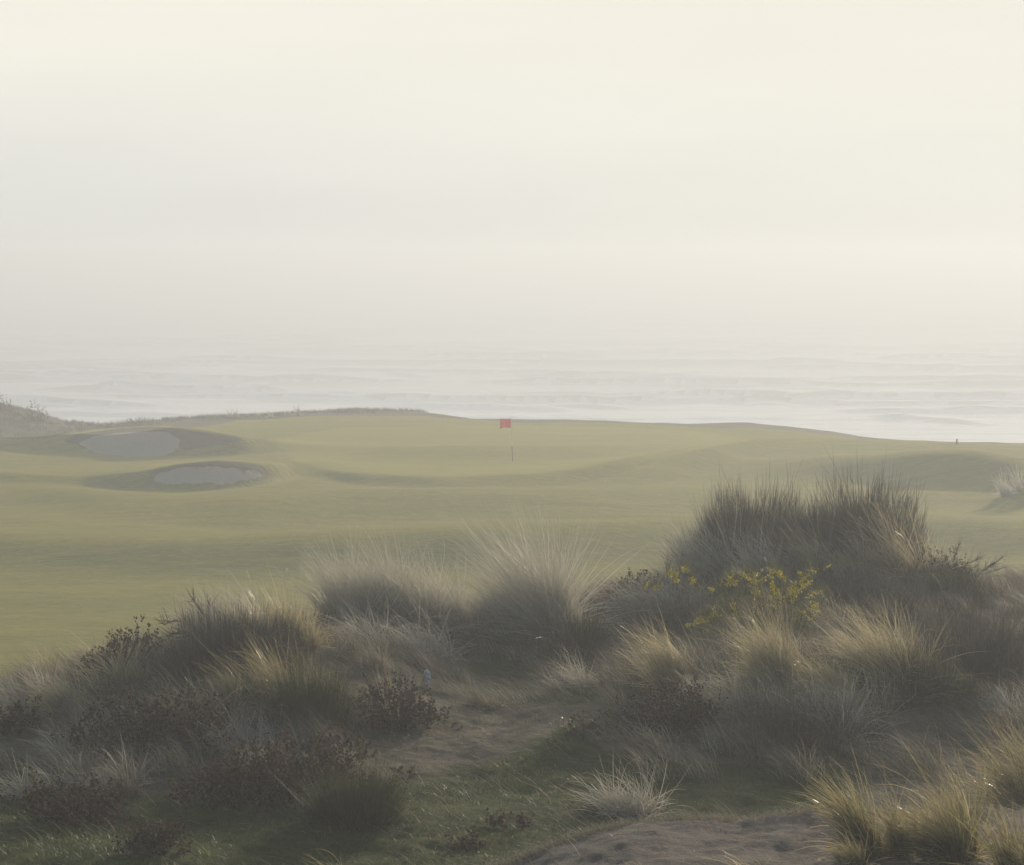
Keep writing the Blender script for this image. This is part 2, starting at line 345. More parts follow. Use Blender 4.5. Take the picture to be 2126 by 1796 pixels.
zone = np.zeros(len(Vf), int)    # 0 fairway 1 dune 2 green 3/4 bunkers 5 rough
zone[near] = 1; zone[GR] = 2; zone[RG] = 5; zone[B1] = 3; zone[B2] = 4
moss_m = inpoly(PX, PY, [(-300, 1560), (60, 1570), (300, 1620), (600, 1640), (800, 1600), (1000, 1545), (1100, 1500), (1180, 1475), (1230, 1530), (1500, 1560), (1760, 1570), (1740, 1690), (1200, 1720), (900, 1900), (-300, 1900)])
moss_m |= inpoly(PX, PY, [(-300, 1330), (60, 1330), (120, 1380), (60, 1450), (-300, 1450)]) | inpoly(PX, PY, [(940, 1330), (1200, 1340), (1350, 1400), (1250, 1440), (1000, 1430)])
sand_m = inpoly(PX, PY, [(760, 1590), (900, 1500), (1000, 1478), (1130, 1480), (1110, 1520), (1020, 1555), (900, 1600), (780, 1610)]) 
bank_m = (Vf[:, 1] < 17.25 + .25 * np.sin(Vf[:, 0] * 1.3)) & (Vf[:, 0] > -.75)
path_r = inpoly(PX, PY, [(1580, 1155), (2088, 1140), (2300, 1140), (2300, 1175), (1900, 1200), (1680, 1200)])
A_sand = np.where(bank_m, 1.0, np.where(sand_m, .36, np.where(path_r, .45, 0.))); A_moss = np.where(moss_m, .9, 0.12)
def box_blur(a, n):
    a = a.reshape(nr, nc)
    for _ in range(n):
        p = np.pad(a, 1, mode='edge'); a = (p[:-2, 1:-1] + p[2:, 1:-1] + p[1:-1, :-2] + p[1:-1, 2:] + p[1:-1, 1:-1]) / 5
    return a.ravel()
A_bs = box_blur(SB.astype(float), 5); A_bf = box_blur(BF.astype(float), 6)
A_sand = box_blur(A_sand, 6); A_moss = box_blur(A_moss, 14)
fz = zone[Q].max(axis=1)
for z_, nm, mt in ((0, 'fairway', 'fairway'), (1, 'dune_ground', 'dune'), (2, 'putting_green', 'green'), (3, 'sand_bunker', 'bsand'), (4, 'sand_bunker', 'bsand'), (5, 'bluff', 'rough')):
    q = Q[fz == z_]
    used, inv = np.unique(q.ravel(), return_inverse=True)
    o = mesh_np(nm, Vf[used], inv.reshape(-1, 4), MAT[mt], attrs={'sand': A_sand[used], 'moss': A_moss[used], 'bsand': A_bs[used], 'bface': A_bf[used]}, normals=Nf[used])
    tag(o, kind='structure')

# ------------------------------------------------------------------ sea
SEA = CAMZ - 30
def sea_d(py): return 30 * F / (py * K - HOR)
# breakers: left px, right px, row at each end, height, faces towards the shore
BRK = [(1180, 1490, 716, 728, 1.6), (1120, 1480, 768, 782, 1.7), (370, 570, 782, 800, 1.5), (180, 330, 795, 803, .9), (620, 920, 801, 822, 1.3), (1080, 1330, 828, 838, 1.1), (1400, 1650, 822, 828, 1.2),
       (1680, 2200, 850, 876, 1.3), (-100, 260, 766, 772, 1.0), (985, 1100, 610, 613, 2.0), (940, 1080, 641, 644, 2.0), (1040, 1280, 676, 690, 1.8), (1780, 2200, 706, 722, 1.9), (1560, 1860, 742, 750, 1.6),
       (560, 760, 655, 660, 1.4), (300, 620, 690, 703, 1.2), (100, 420, 655, 660, 1.2), (900, 1230, 742, 752, 1.1), (700, 980, 760, 776, 1.0), (-100, 180, 826, 830, .8), (1500, 1800, 790, 800, 1.0), (1860, 2150, 800, 812, .9),
       (420, 640, 745, 752, .9), (1300, 1500, 640, 644, 1.4), (1700, 2000, 670, 676, 1.6), (180, 480, 728, 736, .8), (1250, 1420, 800, 806, .8)]
srow = np.concatenate([np.arange(200, 420, 6.), np.arange(420, 760, .9), np.arange(760, 1400, 2.5), np.arange(1400, 2600, 8.), np.arange(2600, 9000, 400.)])
st = np.concatenate([[-14, -6, -3, -1.8, -1.3], np.linspace(-1, 1, 420), [1.3, 1.8, 3, 6, 14]])
SX = st[None] * (srow[:, None] * .25); SY = np.repeat(srow[:, None], len(st), 1)
wob = 22 * fbm(SX / 60, SY / 90, 3, 60)
SZ = .9 * fbm(SX / 40, (SY + wob) / 13, 4, 61) * smooth((SY - 200) / 200) + .25 * fbm(SX / 9, SY / 4, 3, 62)
SZ = SZ * (1 - smooth((SY - 1400) / 900))
foam = np.zeros_like(SZ)
spx = u2px(SX / SY)
# long rows of swell running along the shore, each breaking here and there
ph = (SY + 60 * fbm(SX / 220, SY / 260, 3, 66) + .12 * SX + 6 * fbm(SX / 25, SY / 40, 3, 69)) / 27
k_ = np.floor(ph); fr = ph - k_
ma = smooth((vnoise(SX / 48 + k_ * 7.3, k_ * 3.1, 67) - .30) / .4) * (.6 + .6 * vnoise(SX / 7, k_ * 1.7, 70))
ff_ = smooth((2000 - SY) / 500) * smooth((SY - 430) / 60)
SZ = SZ + ma * ff_ * 1.5 * np.where(fr < .8, smooth(fr / .8) ** 2 * 0 + smooth(1 - (.9 - fr) / .12) * (fr > .78), smooth(1 - (fr - .9) / .25))
foam = foam + ff_ * ma * (.8 * smooth(1 - np.abs(fr - .72) / .13) - .65 * smooth(1 - np.abs(fr - .86) / .08))
for (a, b, ya, yb, h) in BRK:
    c = (a + b) / 2; w = (b - a) / 2 * 1.3
    env = smooth((1 - np.abs(spx - c) / w) * 1.2) * np.clip(.15 + 1.3 * vnoise(SX / 9, SX * 0 + a, 68), 0, 1.2); h = h * .75
    d0 = sea_d(np.interp(spx, [a, b], [ya, yb])) + .25 * wob + 9 * fbm(SX / 22, SX * 0 + a, 4, 63)
    s = SY - d0
    SZ = SZ + env * h * np.where(s < 0, smooth(1 + s / 3.5), smooth(1 - s / 11))
    foam = foam + env * smooth(1 - np.abs(s + 8) / 8) * .6
    foam = foam + env * smooth(1 - np.abs(s - 1.5) / 2) * .5
    foam = foam - env * .6 * smooth(1 - np.abs(s + 1.6) / 2.2)
wash = smooth((560 + 90 * fbm(SX / 60, SY / 40, 3, 65) - SY) / 90)
foam = foam + .5 * wash + .25 * smooth((950 - SY) / 450)
sq = np.arange(SX.size).reshape(SX.shape); SQ = np.stack([sq[:-1, :-1], sq[:-1, 1:], sq[1:, 1:], sq[1:, :-1]], -1).reshape(-1, 4)
m = M('sea_water')
nf = m.noise(.07, 7, (.28, 1.6, 0), .7); nf2 = m.noise(.35, 6, (.22, 1.3, 0), .7, 4)
ff = m.math('ADD', m.attr('foam'), m.math('ADD', m.map(nf, .3, .7, -.5, .5), m.map(nf2, .3, .7, -.4, .4)))
fm = m.map(ff, .30, .72)
pw = m.pbr((.06, .085, .09), .25, m.math('ADD', m.noise(.6, 6, (.5, 1.2, 0)), m.noise(2.5, 4, (.5, 1, 0))), .5, .5, .5)
pf = m.pbr((.93, .94, .95), .6, m.noise(1.2, 6), .35, .3, .5)
pf.inputs['Coat Weight'].default_value = 1; pf.inputs['Coat Roughness'].default_value = .2; pw.inputs['Coat Weight'].default_value = .6; pw.inputs['Coat Roughness'].default_value = .12
x = m.n('ShaderNodeMixShader'); m.l(fm, x.inputs[0]); m.l(pw.outputs[0], x.inputs[1]); m.l(pf.outputs[0], x.inputs[2])
MAT['sea'] = m.end(x)
o = mesh_np('sea', np.stack([SX, SY, SZ + SEA], -1).reshape(-1, 3), SQ, MAT['sea'], attrs={'foam': foam.ravel()}); tag(o, kind='structure')

# ------------------------------------------------------------------ haze
HZ = bpy.data.meshes.new('haze'); a, b = 9500, 9500
hv = [(-a, -300, SEA - 4), (a, -300, SEA - 4), (a, b, SEA - 4), (-a, b, SEA - 4), (-a, -300, 12.5), (a, -300, 12.5), (a, b, 12.5), (-a, b, 12.5)]
HZ.from_pydata(hv, [], [(0, 3, 2, 1), (4, 5, 6, 7), (0, 1, 5, 4), (1, 2, 6, 5), (2, 3, 7, 6), (3, 0, 4, 7)])
hm = bpy.data.materials.new('sea_haze'); hm.use_nodes = True; hm.node_tree.nodes.clear()
ho = hm.node_tree.nodes.new('ShaderNodeOutputMaterial'); pv = hm.node_tree.nodes.new('ShaderNodeVolumePrincipled')
pv.inputs['Color'].default_value = (.745, .785, .825, 1); pv.inputs['Density'].default_value = .0036; pv.inputs['Anisotropy'].default_value = .3
hm.node_tree.links.new(pv.outputs[0], ho.inputs['Volume'])
HZ.materials.append(hm); hz = bpy.data.objects.new('haze', HZ); C.objects.link(hz); tag(hz, kind='stuff')

# ------------------------------------------------------------------ plants
WIND = np.array([-1.0, -.15])
def blades(base, length, az, th0, th1, width, rnd, segs=6, wind=.0):
    """ribbons: base (n,3), azimuth of lean, lean at foot and at tip; returns verts, quads, rnd"""
    n = len(base); hd = np.stack([np.cos(az), np.sin(az)], -1)
    p = base.copy(); out = np.zeros((n, segs + 1, 2, 3))
    tw = az + np.pi / 2 + rng.normal(0, .7, n)
    side = np.stack([np.cos(tw), np.sin(tw), np.zeros(n)], -1)
    sl = length / segs
    for k in range(segs + 1):
        t = k / segs
        w = width * (1 - t ** 1.6 * .85) * (.75 if k == 0 else 1) * .5
        out[:, k, 0] = p - side * w[:, None]; out[:, k, 1] = p + side * w[:, None]
        th = th0 + (th1 - th0) * ((t + .5 / segs) ** 1.35)
        h2 = hd + WIND[None] * (wind * (t + .1))
        h2 /= np.linalg.norm(h2, axis=1, keepdims=True) + 1e-9
        p = p + np.concatenate([h2 * (np.sin(th) * sl)[:, None], (np.cos(th) * sl)[:, None]], 1)
    v = out.reshape(-1, 3)
    b = np.arange(n)[:, None] * (segs + 1) * 2 + np.arange(segs)[None] * 2
    q = np.stack([b, b + 1, b + 3, b + 2], -1).reshape(-1, 4)
    return v, q, np.repeat(rnd, (segs + 1) * 2)
def disc(n, rx, ry):
    r = np.sqrt(rng.random(n)); a = rng.random(n) * 2 * np.pi
    return np.stack([r * np.cos(a) * rx, r * np.sin(a) * ry], -1)
def mpp(p): return K / F * p[1]  # metres per measured pixel at a point

def tuft(px, py, top, wpx, n, mat, label, spread=.5, wind=.8, droop=1.0, cat='grass tuft', name='marram_tuft', wid=.0056, dry=.0, group=None, ex=1.0, dens=1.0):
    p = hit(px, py); s = mpp(p); H = (py - top) * s; rx = wpx * s * .5; n = int(n * dens); segs = 7
    nc_ = int(np.clip(wpx / 13, 3, 22)) if H > .3 else 3            # a tuft is several crowns grown together
    cc = disc(nc_, rx * .78, max(rx * .6, .05)); chh = .38 + .62 * rng.random(nc_); chh[rng.integers(nc_)] = 1.0
    cw = rng.normal(0, .34, nc_); cyv = rng.normal(0, .34, nc_); cd = rng.normal(0, .09, nc_)
    ci = rng.integers(0, nc_, n); cr = .04 + .08 * rx
    off = disc(n, cr, cr); d = cc[ci] + off
    zb = Z(p[0] + d[:, 0], p[1] + d[:, 1])
    P = np.stack([d[:, 0], d[:, 1], zb - p[2] - .01], -1)
    rad = off / cr * .6 + rng.normal(0, .7, (n, 2)); rad /= np.maximum(1, np.hypot(rad[:, 0], rad[:, 1]))[:, None]
    amp = spread * (.25 + .75 * rng.random(n)) * .8
    fallen = rng.random(n) < .16 + .1 * (spread > .9)
    amp = np.where(fallen, 1.1 + 1.6 * rng.random(n), amp)
    L = H * 1.22 * ex * chh[ci] * np.clip(rng.normal(.82, .2, n), .25, 1.25); L = np.where(fallen, L * .8, L)
    L = np.where(rng.random(n) < .10, L * 1.22, L)
    w0 = (.22 + .28 * wind) * (1 + rng.normal(0, .45, n)) + cw[ci]; w1 = wind * .60 * np.abs(rng.normal(.6, .5, n))
    gr = droop * np.clip(rng.normal(.26, .34, n), 0, 1.6) + fallen * .7
    rnd = np.clip(rng.beta(1.7, 2.0, n) + dry + cd[ci] + np.where(fallen, .22, 0), 0, 1)
    W_ = wid * (.65 + .7 * rng.random(n)) * max(1, p[1] / 26)
    tw = rng.random(n) * np.pi; sl = L / segs
    out = np.zeros((n, segs + 1, 2, 3))
    for k in range(segs + 1):
        t = k / segs
        dr = np.stack([rad[:, 0] * amp * (1 + .5 * t) + WIND[0] * (w0 + w1 * t ** 1.5), rad[:, 1] * amp * (1 + .5 * t) + WIND[1] * (w0 + w1 * t) + cyv[ci], 1 - gr * t ** 1.6 * 1.5], -1)
        dr /= np.linalg.norm(dr, axis=1, keepdims=True)
        side = np.cross(dr, np.stack([np.cos(tw + t), np.sin(tw + t), np.full(n, .2)], -1)); side /= np.linalg.norm(side, axis=1, keepdims=True) + 1e-9
        w = W_ * (1 - .88 * t ** 1.7) * .5
        out[:, k, 0] = P - side * w[:, None]; out[:, k, 1] = P + side * w[:, None]
        P = P + dr * sl[:, None]
    v = out.reshape(-1, 3)
    b_ = np.arange(n)[:, None] * (segs + 1) * 2 + np.arange(segs)[None] * 2
    q = np.stack([b_, b_ + 1, b_ + 3, b_ + 2], -1).reshape(-1, 4); r = np.repeat(rnd, (segs + 1) * 2)
    gz = Z(v[:, 0] + p[0], v[:, 1] + p[1]) - p[2] + .006         # blades never run below the ground
    v[:, 2] = np.maximum(v[:, 2], gz + .03 * rng.random(len(v)) * (np.arange(len(v)) % 16 > 2))
    al = np.tile(np.repeat(np.arange(segs + 1) / segs, 2), n)
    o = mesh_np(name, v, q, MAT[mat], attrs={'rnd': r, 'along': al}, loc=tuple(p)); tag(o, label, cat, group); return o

def tube(pts, r0, r1, sides=5):
    pts = np.array(pts, float); n = len(pts); vs = []; qs = []
    for i, pnt in enumerate(pts):
        d = pts[min(i + 1, n - 1)] - pts[max(i - 1, 0)]; d /= np.linalg.norm(d) + 1e-9
        a = np.cross(d, [0, 0, 1.0]) if abs(d[2]) < .95 else np.cross(d, [1.0, 0, 0]); a /= np.linalg.norm(a); b = np.cross(d, a)
        r = r0 + (r1 - r0) * i / (n - 1)
        for k in range(sides):
            t = 2 * np.pi * k / sides; vs.append(pnt + r * (np.cos(t) * a + np.sin(t) * b))
    for i in range(n - 1):
        for k in range(sides):
            k2 = (k + 1) % sides; qs.append((i * sides + k, i * sides + k2, (i + 1) * sides + k2, (i + 1) * sides + k))
    return np.array(vs), np.array(qs)
class Tubes:
    def __init__(s): s.v = []; s.q = []; s.n = 0
    def add(s, pts, r0, r1, sides=5):
        v, q = tube(pts, r0, r1, sides); s.v.append(v); s.q.append(q + s.n); s.n += len(v)
    def build(s, name, mat, parent=None, loc=(0, 0, 0)): return mesh_np(name, np.concatenate(s.v), np.concatenate(s.q), mat, parent, loc=loc)
def stems(root, n, rx, ry, H, rad=.012, name='branches', lean=.5):
    T = Tubes()
    for k in range(n):
        a = rng.random() * 2 * np.pi; r = rng.random() ** .5; tip = np.array([np.cos(a) * r * rx * .85, np.sin(a) * r * ry * .85, H * (.55 + .4 * rng.random()) * (1 - .45 * r * r)])
        b0 = np.array([np.cos(a) * .12 * rx, np.sin(a) * .12 * ry, -.04])
        mid = b0 * .5 + tip * .5 + np.array([np.cos(a), np.sin(a), -.3]) * .12 * rx + rng.normal(0, .03, 3)
        T.add([b0, b0 * .7 + mid * .3 + rng.normal(0, .01, 3), mid, mid * .4 + tip * .6 + rng.normal(0, .02, 3), tip], rad, rad * .25)
    return T.build(name, MAT['bark'], root)

def dome(n, rx, ry, H, shell=.5, flat=1.0):
    """points through a lumpy dome, denser near its outside"""
    a = rng.random(n) * 2 * np.pi; c = rng.random(n); r = (rng.random(n) ** shell)
    z = c ** flat; h = np.sqrt(np.maximum(0, 1 - z ** 3.2))
    lump = 1 + .65 * (vnoise(np.cos(a) * 2 + 7 + rx * 9, np.sin(a) * 2 + z * 3 + 5, 70) - .5) + .35 * (vnoise(a * 4 + rx, z * 7, 71) - .5)
    return np.stack([np.cos(a) * h * r * rx * lump, np.sin(a) * h * r * ry * lump, z * r * H * lump], -1), np.stack([np.cos(a) * h, np.sin(a) * h, z], -1), r

def shrub(px, py, top, wpx, n, mat, label, name='broom_shrub', cat='shrub', lean=.35, twig=.24, depth=.75, wid=.0042, group=None, nb=14):
    p = hit(px, py); s = mpp(p); H = (py - top) * s; rx = wpx * s * .5; ry = rx * depth
    p[1] += ry * .7; p[2] = Z(p[0], p[1]); H = max(H, .15)
    root = empty(name, tuple(p), label, cat, group)
    n = int(n * 1.7); b, d, r = dome(n, rx, ry, max(H - .55 * twig, .35 * H), .55)
    keep = b[:, 2] > -.02; b = b[keep]; d = d[keep]; n = len(b)
    b[:, 2] = np.maximum(b[:, 2] - twig * .3, .0)
    b[:, 2] += (Z(b[:, 0] + p[0], b[:, 1] + p[1]) - p[2]) * (1 - np.clip(b[:, 2] / (H + .01), 0, 1) * .6)
    az = np.arctan2(d[:, 1], d[:, 0]) + rng.normal(0, .6, n)
    L = twig * (.45 + .9 * rng.random(n)) * np.where(rng.random(n) < .08, 1.8, 1)
    th0 = np.clip((1 - d[:, 2]) * lean * 1.4 + np.abs(rng.normal(0, .38, n)), 0, 1.5); th1 = th0 * .6 + rng.normal(0, .2, n)
    v, q, rr = blades(b, L, az, th0, th1, wid * (.7 + .6 * rng.random(n)) * max(1, p[1] / 26), np.clip(rng.beta(1.6, 2.6, n), 0, 1), 4, .25)
    mesh_np('foliage', v, q, MAT[mat], root, {'rnd': rr})
    stems(root, nb, rx, ry, H * .8)
    return root

def leaf_verts(b, d, size, rnd):
    n = len(b); ax = d + rng.normal(0, .7, (n, 3)); ax /= np.linalg.norm(ax, axis=1, keepdims=True)
    s = np.cross(ax, rng.normal(0, 1, (n, 3))); s /= np.linalg.norm(s, axis=1, keepdims=True) + 1e-9
    nn = np.cross(ax, s); L = size * (.6 + .8 * rng.random(n)); w = L * .33
    P = []
    for (t, k, c) in ((0, 0, 0), (.35, -1, .12), (.35, 1, .12), (.7, -.75, .1), (.7, .75, .1), (1, 0, -.1)):
        P.append(b + ax * (L * t)[:, None] + s * (w * k)[:, None] + nn * (L * c)[:, None])
    v = np.stack(P, 1).reshape(-1, 3); o = np.arange(n)[:, None] * 6
    tr = np.concatenate([o + np.array([[0, 2, 1]]), o + np.array([[3, 4, 5]])], 0)
    q = o + np.array([[1, 2, 4, 3]])
    return v, q, tr, np.repeat(rnd, 6)
def leafy(px, py, top, wpx, n, label, mat='salal', size=.03, name='leafy_shrub', cat='shrub', depth=.7, group=None, nb=16):
    p = hit(px, py); s = mpp(p); H = max((py - top) * s, .08); rx = wpx * s * .5; ry = min(rx * depth, .9)
    p[1] += ry * .5; p[2] = Z(p[0], p[1])
    root = empty(name, tuple(p), label, cat, group)
    # foliage as sprigs: leaves along many short upright shoots
    n = int(n * 1.15); ns = max(12, n // 9); b, d, r = dome(ns, rx, ry, H, .45)
    gz = Z(b[:, 0] + p[0], b[:, 1] + p[1]) - p[2]
    b[:, 2] = b[:, 2] * .85 + gz
    sd_ = d + np.array([-.15, 0, .6]) + rng.normal(0, .35, (ns, 3)); sd_ /= np.linalg.norm(sd_, axis=1, keepdims=True)
    k = 9; t = np.tile(np.arange(k) / k, ns); Ls = np.repeat(size * 3.4 * (.5 + rng.random(ns)), k)
    bb = np.repeat(b, k, 0) + np.repeat(sd_, k, 0) * (t * Ls)[:, None]
    dd = np.repeat(sd_, k, 0) * .6 + rng.normal(0, .8, (ns * k, 3))
    v, q, tr, r = leaf_verts(bb, dd, size, np.clip(np.repeat(rng.beta(2, 2, ns), k) + rng.normal(0, .15, ns * k), 0, 1))
    mesh_np('foliage', v, q, MAT[mat], root, {'rnd': r}, tris=tr)
    stems(root, nb, rx, ry, H, .006)
    return root

# --- tufts: (px, py of foot, py of tips, width, blades, material, label, options)
G = 'marram grass tufts on the dune'
TUFTS = [
 (1105, 1300, 1095, 240, 2600, 'marram_grey', 'tallest pale marram tuft at the middle of the far dune crest, below the flag', dict(spread=.7, wind=.45, droop=.8, dens=1.6, ex=1.1)),
 (745, 1285, 1150, 190, 1500, 'marram_grey', 'pale bushy marram tuft at the left end of the central dune crest', dict(spread=.8, wind=.5, dens=1.8, ex=1.15)),
 (885, 1290, 1140, 210, 2000, 'marram_grey', 'broad pale marram tuft on the central crest, next left of the tallest one', dict(spread=.7, wind=.6, dens=1.7, ex=1.15)),
 (820, 1330, 1220, 260, 1300, 'marram_grey', 'flattened combed-over marram mat in front of the broad central tufts', dict(spread=1.1, wind=1.6, droop=1.7)),
 (490, 1310, 1190, 150, 1300, 'marram_grey', 'pale marram tuft on top of the left mound beside the dead twig', dict(spread=.6, wind=.5)),
 (600, 1320, 1188, 140, 1300, 'marram', 'sunlit marram tuft at the right end of the left mound top', dict(spread=.6, wind=.3)),
 (580, 1440, 1310, 170, 1100, 'marram_green', 'yellow-green marram tuft halfway down the front of the left mound', dict(wind=.7)),
 (692, 1480, 1365, 90, 480, 'marram_green', 'narrow golden tipped tuft at the right foot of the left mound', dict(wind=.3, spread=.4)),
 (262, 1400, 1300, 130, 750, 'marram', 'upright straw tuft above the red leaved bushes on the left slope', dict(wind=.3, spread=.5)),
 (150, 1445, 1360, 150, 800, 'marram', 'golden sunlit tuft leaning left near the left edge', dict(wind=1.2, dry=.15)),
 (60, 1450, 1370, 140, 700, 'marram_grey', 'pale blue-grey tuft sprawling at the far left edge of the dune', dict(wind=1.0, spread=1.0, droop=1.4)),
 (118, 1345, 1268, 70, 200, 'marram', 'thin sparse tuft standing against the fairway at the left', dict(wind=.3, spread=.4)),
 (205, 1335, 1262, 100, 330, 'marram', 'wispy tuft leaning left on the skyline of the left slope', dict(wind=1.0)),
 (1395, 1400, 1255, 130, 800, 'marram', 'bright edged marram tuft at the left foot of the yellow gorse mound', dict(wind=.9, spread=.5, dry=.1)),
 (1470, 1440, 1350, 150, 600, 'marram_grey', 'grey sagging tuft between the bright edged tuft and the right hand mound', dict(wind=1.0, spread=.9, droop=1.5)),
 (1610, 1400, 1225, 190, 1500, 'marram', 'tall straw tuft directly below the yellow gorse flowers', dict(wind=.7)),
 (1700, 1420, 1320, 150, 900, 'marram', 'shorter straw tuft right of the one below the gorse', dict(wind=.9)),
 (1860, 1410, 1245, 190, 1500, 'marram', 'wide straw tuft leaning left over the dark green dome shrub', dict(wind=1.0)),
 (1690, 1290, 1215, 120, 420, 'marram', 'thin leaning tuft between the gorse and the wide right hand tuft', dict(wind=1.1)),
 (1640, 1500, 1370, 360, 1500, 'marram_grey', 'dead drooping marram thatch over the shaded brown bush', dict(spread=1.2, wind=.6, droop=2.0)),
 (1640, 1175, 1075, 130, 700, 'marram_grey', 'pale curved tuft in front of the tallest shrubs on the right crest', dict(wind=1.3)),
 (1465, 1180, 1050, 140, 800, 'marram_grey', 'grey tuft below the left one of the tallest shrubs', dict(wind=.8)),
 (1590, 1090, 965, 110, 300, 'marram', 'tall thin blades rising between the two tallest shrubs', dict(wind=.6, spread=.5)),
 (1775, 1175, 1060, 110, 480, 'marram', 'sunlit tuft in front of the right one of the tallest shrubs', dict(wind=.8, dry=.15)),
 (1860, 1180, 1035, 110, 520, 'marram', 'sunlit leaning tuft at the right end of the tall shrub crest', dict(wind=1.0, dry=.15)),
 (1370, 1250, 1165, 240, 1500, 'marram_grey', 'smooth combed marram mat on the slope left of the gorse', dict(spread=1.1, wind=1.5, droop=1.8)),
 (1300, 1650, 1530, 200, 700, 'marram_grey', 'pale splayed tuft standing alone in the green hollow', dict(spread=1.3, wind=.6, droop=1.2, ex=.85)),
 (1805, 1745, 1585, 120, 1000, 'marram_green', 'left one of the golden green tufts on the foreground sand', dict(wind=.8, spread=.3)),
 (1960, 1755, 1562, 150, 1500, 'marram_green', 'largest golden green tuft on the foreground sand', dict(wind=.75, spread=.35)),
 (2110, 1650, 1480, 130, 1200, 'marram_green', 'golden green tuft cut by the right edge of the photo', dict(wind=.8, spread=.45)),
 (1740, 1764, 1695, 70, 220, 'marram_green', 'small low tuft on sand left of the golden green tufts', dict(wind=.5)),
 (340, 1480, 1385, 170, 420, 'marram', 'arching straw tuft between the two red leaved bushes of the left mound', dict(wind=.9, spread=.9, droop=1.3)),
 (510, 1530, 1430, 190, 480, 'marram_grey', 'loose grey tuft arching over the front of the left mound, above the flattened one', dict(wind=.7, spread=1.1, droop=1.5)),
 (170, 1540, 1450, 170, 420, 'marram_grey', 'pale loose tuft hanging over the left flank of the left mound', dict(wind=1.0, spread=1.0, droop=1.5)),
 (1560, 1190, 1080, 130, 560, 'marram_grey', 'ragged grey tuft at the foot of the crest, midway along the tallest shrubs', dict(wind=.9, spread=.6)),
 (1700, 1180, 1050, 110, 420, 'marram', 'loose straw tuft in the notch between the tallest shrubs', dict(wind=.8, spread=.5)),
 (1520, 1470, 1370, 150, 520, 'marram', 'straw tuft leaning left over the brown leaved bush on the bank', dict(wind=1.1, spread=.6)),
 (1780, 1470, 1380, 150, 480, 'marram', 'bent straw tuft at the left foot of the dark green dome shrub', dict(wind=1.1, spread=.8)),
 (2085, 1790, 1660, 90, 500, 'marram_green', 'greyish tuft at the bottom right corner', dict(wind=.3)),
 (2055, 1450, 1388, 150, 520, 'marram_grey', 'low glinting pale tuft by the right edge above the bare slope', dict(spread=.9, wind=.6)),
 (1995, 1425, 1345, 50, 200, 'marram_green', 'slim upright tuft right of the dark green dome shrub', dict(wind=.2, spread=.3)),
 (240, 1600, 1500, 220, 420, 'marram_grey', 'pale splayed tuft low on the front of the left mound', dict(spread=1.4, droop=1.3, wind=1.0, ex=.8)),
 (85, 1620, 1545, 150, 300, 'marram_grey', 'small splayed tuft at the lower left above the dark red bush', dict(spread=1.3, droop=1.3)),
 (580, 1560, 1480, 180, 380, 'marram_grey', 'thin grey tuft bent flat on the front of the left mound', dict(spread=1.2, wind=1.5, droop=1.4)),
 (430, 1470, 1370, 190, 550, 'marram', 'thin arching tuft in the middle of the left mound', dict(spread=1.0, wind=.6, droop=1.2)),
 (690, 1800, 1728, 90, 160, 'marram_green', 'few pale blades poking up at the bottom edge', dict(wind=1.0)),
 (800, 1470, 1370, 60, 60, 'marram', 'sparse upright stalks left of the white scrap', dict(wind=.2, spread=.2)),
 (2075, 1010, 962, 80, 420, 'marram_grey', 'pale rough grass tuft on the fairway at the right edge', dict(wind=.3)),
 (480, 853, 834, 30, 130, 'marram_grey', 'left one of the faint tufts on the skyline behind the green', dict(wind=.2, wid=.005)),
 (598, 848, 828, 36, 160, 'marram_grey', 'right one of the faint tufts on the skyline behind the green', dict(wind=.2, wid=.005)),
 (545, 852, 840, 50, 130, 'marram_grey', 'low wispy grass between the faint tufts on the skyline', dict(wind=.2, wid=.005)),
 (960, 1440, 1392, 150, 260, 'thatch', 'low dry grass spray on the floor right of the white scrap', dict(spread=1.3, droop=1.4)),
 (1180, 1400, 1330, 160, 380, 'marram_grey', 'low fanned grey grass at the foot of the tallest central tuft', dict(spread=1.1, droop=1.3)),
 (1560, 1800, 1700, 120, 26, 'marram', 'few long thin blades leaning left over the foreground sand', dict(wind=1.3, spread=.2)),
 (1330, 1800, 1735, 60, 14, 'marram', 'sparse thin stalks low on the foreground sand, left of the long thin blades', dict(wind=1.0, spread=.3)),
]
for t in TUFTS:
    if t[7] is None: continue
    tuft(*t[:6], t[6], group=G, **t[7])

GS = 'dark shrubs on the dune'
shrub(475, 1385, 1262, 270, 5200, 'broom', 'dark domed brown shrub on the left mound under the pale tufts', group=GS)
shrub(1525, 1170, 995, 300, 9500, 'broom', 'left one of the tallest grey brown shrubs on the right crest', twig=.3, group=GS)
shrub(1775, 1165, 995, 235, 8000, 'broom', 'right one of the tallest grey brown shrubs on the right crest', twig=.3, group=GS)
shrub(1870, 1440, 1345, 250, 4200, 'broom_green', 'low dark green dome shrub under the wide straw tuft', twig=.2, group=GS)
shrub(717, 1690, 1590, 160, 3000, 'broom_green', 'olive broom bush alone in the foreground hollow left of centre', twig=.3, lean=.6, group=GS)
shrub(2015, 1400, 1225, 270, 6000, 'broom', 'large grey brown shrub filling the right edge', twig=.2, group=GS)
shrub(1640, 1550, 1430, 290, 4200, 'broom', 'shaded brown bush beneath the dead marram thatch', twig=.2, group=GS)
shrub(630, 1500, 1370, 150, 2800, 'broom_green', 'olive brown twiggy bush at the right foot of the left mound', twig=.3, group=GS)
shrub(1950, 1235, 1165, 100, 1300, 'broom_green', 'small upright green broom above the large right edge shrub', twig=.25, group=GS)
shrub(1180, 1350, 1245, 110, 1300, 'broom_green', 'dark olive bush behind the right side of the tallest tuft', twig=.25, group=GS)
shrub(1600, 1240, 1180, 260, 2400, 'broom', 'low grey twiggy bush among the gorse', twig=.22, group=GS)
